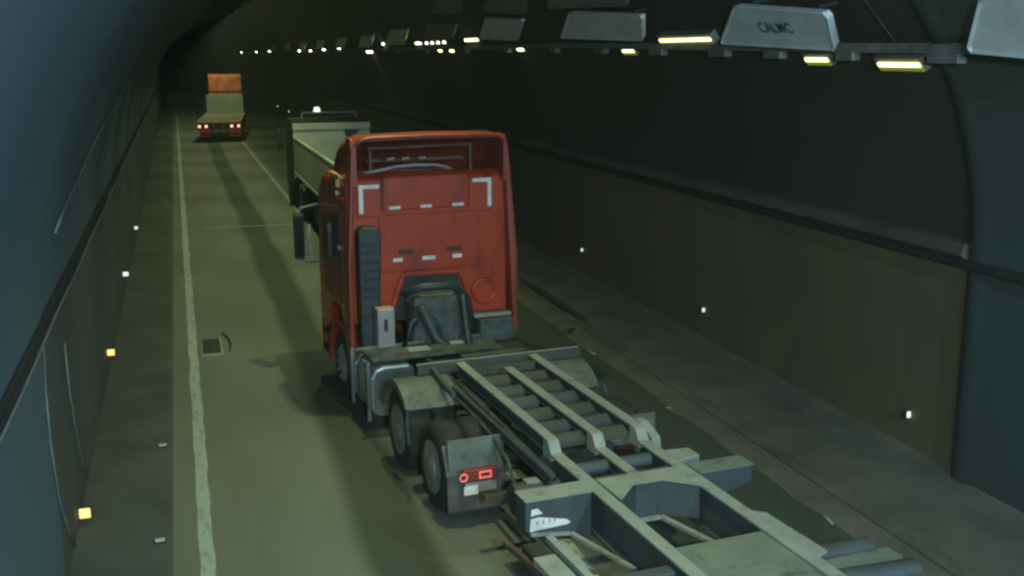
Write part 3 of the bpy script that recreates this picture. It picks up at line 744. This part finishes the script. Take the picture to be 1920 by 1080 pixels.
# ------------------------------------------------------------------ skeletal container trailer (heading almost the same)
TR = thing('container_trailer', 'empty grey green skeletal container trailer hitched behind the red truck', 'trailer', (TX, TY, 0), TA)
def K(x, y): return x + .022*y + .02      # slight yaw of the trailer against the tractor
def rail(x, w, y0, y1, zt, dep, name, web=True, m_=M_deck):
    s = MB()
    def q(xa, xb, za, zb):
        s.hexa([(K(xa,y0),y0,za),(K(xb,y0),y0,za),(K(xb,y1),y1,za),(K(xa,y1),y1,za),(K(xa,y0),y0,zb),(K(xb,y0),y0,zb),(K(xb,y1),y1,zb),(K(xa,y1),y1,zb)])
    q(x-w/2, x+w/2, zt-.02, zt)
    o = s.build(name, m_, TR); s = MB()
    q(x-.012, x+.012, zt-dep+.015, zt-.021)
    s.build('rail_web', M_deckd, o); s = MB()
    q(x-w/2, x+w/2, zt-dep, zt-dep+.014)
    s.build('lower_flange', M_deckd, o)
    return o
def cross(y, w, x0, x1, zt, dep, name, m_=M_deck, taper=0):
    s = MB(); a = (x1-x0)*taper
    s.prism([(K(x0,y), y, zt), (K(x1,y), y, zt), (K(x1,y), y, zt-dep*(1-.45*(taper>0))), (K(x1,y)-a, y, zt-dep), (K(x0,y)+a, y, zt-dep), (K(x0,y), y, zt-dep*(1-.45*(taper>0)))], (0, w, 0))
    return s.build(name, m_, TR, bevel=.006)
ZG, ZD = 1.275, 1.155
for x in (-.50, .50): rail(x, .115, 1.05, 4.05, ZG, .15, 'gooseneck_rail')
rail(.0, .115, 1.05, 3.62, ZG-.005, .10, 'centre_rail')
rail(.0, .115, .125, .90, ZD-.005, .12, 'centre_rail')
for x in (-.50, .50): rail(x, .128, -4.2, .90, ZD, .42, 'main_rail')
# step from gooseneck down to the deck
for x in (-.50, 0, .50):
    s = MB(); s.prism([(K(x-.06,1), 1.06, ZG+.002), (K(x-.06,1), .98, ZG-.01), (K(x-.06,1), .90, ZD+.004), (K(x-.06,1), .90, ZD-.08), (K(x-.06,1), 1.10, ZD-.08), (K(x-.06,1), 1.10, ZG-.02)], (.12, 0, 0))
    s.build('step_plate', M_deck, TR)
s = MB(); s.prism([(K(.58,1), 1.12, ZG), (K(.58,1), .86, ZD+.03), (K(.58,1), .80, ZD-.25), (K(.58,1), 1.25, ZD-.25), (K(.58,1), 1.25, ZG)], (.10, 0, 0)); s.build('lock_bracket', M_deck, TR, bevel=.01)
s = MB(); s.prism([(K(.60,.6), .30, ZD-.02), (K(.60,.6), .62, ZD-.02), (K(.86,.6), .58, ZD-.02), (K(.86,.6), .36, ZD-.02)], (0, 0, -.14)); s.build('lock_bracket', M_deck, TR, bevel=.01)
# front beams
cross(4.04, .06, -1.06, 1.20, ZG+.008, .12, 'front_beam', M_deckm)
cross(4.105, .02, -1.06, 1.20, ZG+.014, .03, 'front_beam')
cross(4.50, .16, -.30, .60, ZG-.08, .08, 'front_beam', M_deckm)
cross(3.78, .09, -.42, .44, ZG-.03, .10, 'cross_member', M_deckm)
s = MB(); s.prism([(K(-.9,4), 4.03, ZG-.02), (K(-.9,4), 3.2, ZG-.12), (K(-.9,4), 3.2, ZG-.17), (K(-.9,4), 4.03, ZG-.14)], (.05, 0, 0)); s.build('side_rail', M_deckd, TR)
# gooseneck cross members
for y in (3.42, 2.95, 2.50, 2.05, 1.60, 1.20):
    s = MB()
    for xa, xb in ((-.43, -.07), (.07, .43)):
        s.prism([(K(xa,y), y-.10, ZG-.10), (K(xa,y), y+.03, ZG-.05), (K(xa,y), y+.06, ZG-.05), (K(xa,y), y+.06, ZG-.15), (K(xa,y), y-.10, ZG-.15)], (xb-xa, 0, 0))
    s.build('cross_member', M_deckd if y in (2.5, 1.6) else M_deckm, TR)
for y in (.62, .22):
    s = MB()
    for xa, xb in ((-.42, -.07), (.07, .42)): s.tube([(K(xa,y), y, ZD-.10), (K(xb,y), y, ZD-.10)], .075, 12)
    s.build('cross_member', M_deckd, TR, smooth=True)
# dark air line along the left of the gooseneck
s = MB()
s.tube([(K(-.62,3.9), 3.9, 1.08), (K(-.66,3), 3.0, 1.12), (K(-.66,2), 2.0, 1.10), (K(-.62,1.2), 1.2, 1.02), (K(-.60,.7), .7, .98)], .028, 8)
s.tube([(K(-.74,3.8), 3.8, .98), (K(-.78,3), 3.0, 1.04), (K(-.80,2), 2.0, 1.02), (K(-.80,1.5), 1.5, .9), (K(-.80,1.3), 1.3, .7)], .022, 8)
s.build('air_line', M_gear, TR, smooth='all')
rail(-.70, .07, .55, 3.9, 1.10, .10, 'side_rail', m_=M_deckd)
MB().box(-.02, .06, 1.9, 3.0, .98, 1.10).build('spring_box', M_rust, TR)
# small drum + pipes below the step
MB().tube([(-1.0, .75, .80), (-.45, .75, .80)], .16, 16).build('air_tank', M_deckd, TR, smooth=True)
MB().box(-.86, -.72, .70, .82, .955, .975).build('tag_plate', M_box, TR)
# bolster (wide cross beam with warning sign)
def Xw(x): return K(x, 0)
s = MB()
s.prism([(Xw(-1.24), -.12, ZD-.002), (Xw(-.575), -.12, ZD-.002), (Xw(-.575), -.12, .66), (Xw(-.78), -.12, .80), (Xw(-1.24), -.12, .86)], (0, .24, 0))
s.prism([(Xw(1.18), -.12, ZD-.002), (Xw(.575), -.12, ZD-.002), (Xw(.575), -.12, .66), (Xw(.78), -.12, .88), (Xw(1.18), -.12, .98)], (0, .24, 0))
s.prism([(Xw(-.425), -.12, ZD-.003), (Xw(.425), -.12, ZD-.003), (Xw(.425), -.12, .80), (Xw(-.425), -.12, .80)], (0, .22, 0))
bol = s.build('bolster', M_deckd, TR, bevel=.01)
s = MB()
s.box(Xw(-1.25), Xw(-.575), -.135, .13, ZD-.001, ZD+.012); 
MB().box(Xw(.575), Xw(1.19), -.135, .13, ZD-.001, ZD+.012).build('end_plate', M_deckp, bol)
s.prism([(Xw(-.425), .11, ZD-.001), (Xw(-.425), -.14, ZD-.001), (Xw(-.425), -.42, ZD-.001), (Xw(-.15), -.14, ZD-.001), (Xw(.15), -.14, ZD-.001), (Xw(.425), -.40, ZD-.001), (Xw(.425), .11, ZD-.001)], (0, 0, .012))
s.build('top_plate', M_deck, bol)
# gussets under the top plate between rails, lower flange
MB().prism([(Xw(-.42), -.40, ZD-.01), (Xw(-.12), -.13, ZD-.01), (Xw(-.12), -.13, .82), (Xw(-.42), -.40, .82)], (.01, .01, 0)).build('gusset', M_deckd, bol)
MB().prism([(Xw(.42), -.38, ZD-.01), (Xw(.12), -.13, ZD-.01), (Xw(.12), -.13, .82), (Xw(.42), -.38, .82)], (-.01, .01, 0)).build('gusset', M_deckd, bol)
s = MB()
s.bar((Xw(-.42), -.42, .80), (Xw(-.14), -.16, .80), .05, .03); s.bar((Xw(-.14), -.16, .80), (Xw(.14), -.16, .80), .05, .03); s.bar((Xw(.14), -.16, .80), (Xw(.42), -1.4, .80), .05, .03)
s.bar((Xw(-.80), -.14, .79), (Xw(-.56), -.95, .75), .045, .03); s.bar((Xw(-1.2), -.14, .845), (Xw(-.80), -.14, .79), .04, .03)
s.build('lower_flange', M_deck, bol)
# warning sign: white tapering reflective patch with dark marks
s = MB(); s.prism([(Xw(-1.21), -.135, .87), (Xw(-1.20), -.135, .99), (Xw(-1.12), -.135, 1.00), (Xw(-.84), -.135, .935), (Xw(-.80), -.135, .90), (Xw(-.84), -.135, .885)], (0, -.008, 0))
sg_ = s.build('sign_patch', M_white, TR)
MB().prism([(Xw(-1.20), -.135, 1.02), (Xw(-1.19), -.135, 1.08), (Xw(-1.13), -.135, 1.085), (Xw(-1.08), -.135, 1.03)], (0, -.008, 0)).build('sign_patch', M_white, TR)
s = MB()
for x in (-1.14, -1.08, -1.02, -.97): s.box(Xw(x), Xw(x)+.012, -.147, -.143, .93, .965)
s.build('sign_mark', M_cableg, sg_)
# rear wide plate and outriggers
s = MB()
s.hexa([(K(-.42,-2.6),-2.75,ZD-.03),(K(.42,-2.6),-2.75,ZD-.03),(K(.42,-1.5),-1.42,ZD-.03),(K(-.42,-1.5),-1.42,ZD-.03),
        (K(-.42,-2.6),-2.75,ZD-.012),(K(.42,-2.6),-2.75,ZD-.012),(K(.42,-1.5),-1.42,ZD-.012),(K(-.42,-1.5),-1.42,ZD-.012)])
s.build('deck_plate', M_deckp, TR)
MB().box(K(-.42,-1.4), K(.42,-1.4), -1.43, -1.40, .75, ZD-.03).build('plate_web', M_deckd, TR)
s = MB(); s.prism([(K(.57,-1), -1.05, ZD-.004), (K(.66,-1), -1.12, ZD-.004), (K(.70,-2), -1.95, ZD-.004), (K(.57,-2), -2.0, ZD-.004)], (0, 0, -.02)); s.build('side_plate', M_deck, TR)
MB().tube([(K(.58,-1.7), -1.72, .98), (K(1.28,-1.7), -1.76, .98)], .10, 14).build('outrigger', M_deckd, TR, smooth=True)
MB().tube([(K(.58,-2.1), -2.18, 1.0), (K(1.34,-2.1), -2.26, 1.0)], .10, 14).build('outrigger', M_deckd, TR, smooth=True)
MB().box(K(.7,-2), K(1.36,-2), -2.08, -1.90, 1.02, 1.04).build('outrigger_plate', M_deckp, TR)
MB().box(K(-.56,-1.7), K(-.5,-1.7)+.02, -1.4, -1.0, .70, .74).build('lower_flange', M_deck, TR)
# left longitudinal bars
s = MB(); s.hexa([(-1.48,-3.2,.95),(-1.28,-3.2,.95),(-1.28,-.90,.95),(-1.48,-.90,.95),(-1.48,-3.2,1.02),(-1.28,-3.2,1.02),(-1.28,-.90,1.02),(-1.48,-.90,1.02)])
s.build('side_guard', M_deck, TR, bevel=.01)
s = MB(); s.bar((-1.19, -.58, 1.0), (-1.20, -3.2, 1.0), .07, .05); s.box(-1.17, -1.09, -1.1, -.95, .92, .98); s.box(-1.17, -1.09, -1.5, -1.3, .92, .98)
s.build('side_guard', M_deck, TR)
MB().box(-1.30, -1.12, -.60, -.20, .55, .80).build('support_leg', M_under, TR, bevel=.02)
MB().bar((-1.36, .05, .72), (-1.30, -.62, .72), .05, .05).build('guard_stay', M_rust, TR)
MB().box(-.92, -.62, -1.55, -1.40, .80, .86).build('landing_gear', M_box, TR, bevel=.02)
for x in (-.85, .85):
    MB().box(x-.08, x+.08, -1.9, -1.7, .15, .95).build('landing_gear', M_under, TR, bevel=.02)
MB().box(K(-1.2,-1.6), K(-.58,-1.6), -1.72, -1.58, .96, 1.10).build('cross_member', M_deckd, TR, bevel=.01)
for y in (-4.2, -5.5):     # trailer running gear, mostly below the frame
    for sg in (-1, 1): wheel(TR, sg*1.24, y, .52, sg, dual=True)
rail(-.5, .15, -6.5, -4.21, ZD, .42, 'main_rail'); rail(.5, .15, -6.5, -4.21, ZD, .42, 'main_rail')

# ------------------------------------------------------------------ second truck: pale dropside bed seen over the left of the red cab
S2 = thing('dropside_truck', 'dark truck with an empty pale green grey dropside bed ahead of the red cab', 'truck', (4.82, 23.5, 0), 0)
HWd = 1.24
bd = MB().box(-HWd, HWd, 0, 12.6, 1.28, 1.42).build('bed', M_bedf, S2)
MB().box(-1.26, 1.24, 12.50, 12.62, 1.42, 2.93).build('headboard', M_bed, S2, bevel=.01)
MB().box(-1.27, 1.25, 12.44, 12.66, 2.74, 2.94).build('headboard_rail', M_bed, S2, bevel=.01)
MB().prism([(.38, 12.43, 2.72), (.95, 12.43, 2.72), (.60, 12.43, 2.50), (.50, 12.43, 2.22)], (0, -.04, 0)).build('dark_patch', M_under, S2)  # dark wedge shape set against the headboard
for sg in (-1, 1):
    s = MB(); x0 = sg*1.27
    s.box(min(x0, x0-sg*.05), max(x0, x0-sg*.05), 0, 12.5, 1.40, 2.46)
    p = s.build('side_panel', M_bed, S2)
    s = MB()
    for k in range(22): s.box(min(x0-sg*.05, x0-sg*.075), max(x0-sg*.05, x0-sg*.075), .2+k*.56, .34+k*.56, 1.44, 2.40)
    s.build('panel_rib', M_bed, p)
    s = MB(); s.box(min(x0+sg*.01, x0-sg*.09), max(x0+sg*.01, x0-sg*.09), -.02, 12.5, 2.46, 2.52); s.box(min(x0+sg*.02, x0-sg*.04), max(x0+sg*.02, x0-sg*.04), 0, 12.5, 1.33, 1.40); s.build('panel_rail', M_bed, p)
MB().box(-1.25, 1.25, -.06, 0, 1.3, 2.3).build('tailgate', M_bed, S2)
s = MB()
for x in (-.45, .45): s.box(x-.05, x+.05, .3, 16.5, .85, 1.28)
s.build('chassis_frame', M_under, S2)
for y in (1.6, 2.95, 11.0):
    for sg in (-1, 1): wheel(S2, sg*1.25, y, .52, sg, dual=True, rimm=M_under)
for sg in (-1, 1): wheel(S2, sg*1.22, 14.8, .52, sg, rimm=M_under)
MB().box(-1.22, -.6, 6.2, 7.8, .45, 1.0).build('toolbox', M_under, S2, bevel=.03)
for y, z in ((5.4, 1.05), (9.8, 1.12), (12.2, 1.25)): MB().box(-1.30, -1.25, y-.05, y+.05, z-.04, z+.04).build('marker_lamp', M_lampw if y < 6 else M_refl, S2)
c2 = MB().prism([(-1.22, 13.2, .9), (-1.22, 13.2, 2.9), (-1.22, 13.35, 3.04), (-1.22, 15.2, 3.0), (-1.22, 15.6, 2.2), (-1.22, 15.65, .7)], (2.44, 0, 0)).build('cab', M_cabk, S2, bevel=.06)
MB().box(-.85, 1.0, 13.6, 13.75, 3.20, 3.25).box(-.85, -.80, 13.6, 13.75, 3.0, 3.20).box(.95, 1.0, 13.6, 13.75, 3.0, 3.20).build('roof_bar', M_cableg, c2)
MB().tube([(-.32, 13.7, 3.25), (-.32, 13.7, 3.40)], [.12, .08], 12).build('roof_lamp', M_beacon, c2)
MB().box(-1.55, -1.38, 15.0, 15.1, 1.9, 2.6).build('mirror', M_black, c2, bevel=.02)

# ------------------------------------------------------------------ far truck with orange cab
S3 = thing('flatbed_truck', 'distant flatbed truck with orange cab and lit red tail lamps in the left lane', 'truck', (2.42, 68, 0), -.082)
MB().box(-1.27, 1.27, 0, 9.0, 1.02, 1.20).build('bed', M_bedb, S3)
for x in (-1.27, 1.22): MB().box(x, x+.05, 0, 9.0, 1.2, 1.32).build('side_panel', M_bed, S3)
MB().box(-1.2, 1.2, 9.0, 9.1, 1.2, 2.52).build('headboard', M_bed, S3, bevel=.01)
c3 = MB().prism([(-1.1, 10.8, 1.0), (-1.1, 10.8, 3.70), (-1.1, 11.0, 3.86), (-1.1, 12.4, 3.6), (-1.1, 12.9, 2.6), (-1.1, 13.0, .8)], (2.2, 0, 0)).build('cab', M_orange, S3, bevel=.05)
MB().box(-1.05, 1.05, 10.77, 10.79, 2.62, 2.72).build('cab_trim', M_rust, c3)
MB().box(-1.25, 1.25, -.05, 0, .88, 1.10).build('rear_beam', M_under, S3)
MB().box(-1.15, 1.15, .1, .2, .42, .56).build('bumper', M_under, S3)
for x in (-1.17, -.78, .70, 1.10): MB().box(x-.07, x+.07, -.10, -.05, .90, 1.03).build('tail_lamp', M_pinkl, S3)
for x in (-.35, .22): MB().box(x-.05, x+.05, -.09, -.05, .93, 1.02).build('marker_lamp', M_refl, S3)
for sg in (-1, 1):
    MB().box(min(sg*1.2, sg*.55), max(sg*1.2, sg*.55), .25, .3, .35, .9).build('mudflap', M_flapglow, S3)  # flaps given a dim red glow though they are no lamps
    MB().box(sg*.42-.03, sg*.42+.03, .12, .2, .35, .9).build('guard_post', M_flap, S3)
    for y in (1.2, 2.5, 11.8): wheel(S3, sg*1.22, y, .52, sg, rimm=M_under)
s = MB()
for x in (-.45, .45): s.box(x-.05, x+.05, .3, 12, .75, 1.02)
s.build('chassis_frame', M_under, S3)


# ------------------------------------------------------------------ thin haze added to lift the blacks and spread lamp glow
hz = MB().box(-60, 30, -20, 280, -1.6, 9.2).build('haze', M_glass); tag(hz, kind='stuff')
hm = bpy.data.materials.new('haze'); hm.use_nodes = True; nt = hm.node_tree
nt.nodes.remove(nt.nodes['Principled BSDF'])
pv = nt.nodes.new('ShaderNodeVolumePrincipled'); pv.inputs['Density'].default_value = .0010; pv.inputs['Color'].default_value = (.85, .95, .75, 1); pv.inputs['Anisotropy'].default_value = .3
nt.links.new(pv.outputs[0], nt.nodes['Material Output'].inputs['Volume'])
hz.data.materials.clear(); hz.data.materials.append(hm)
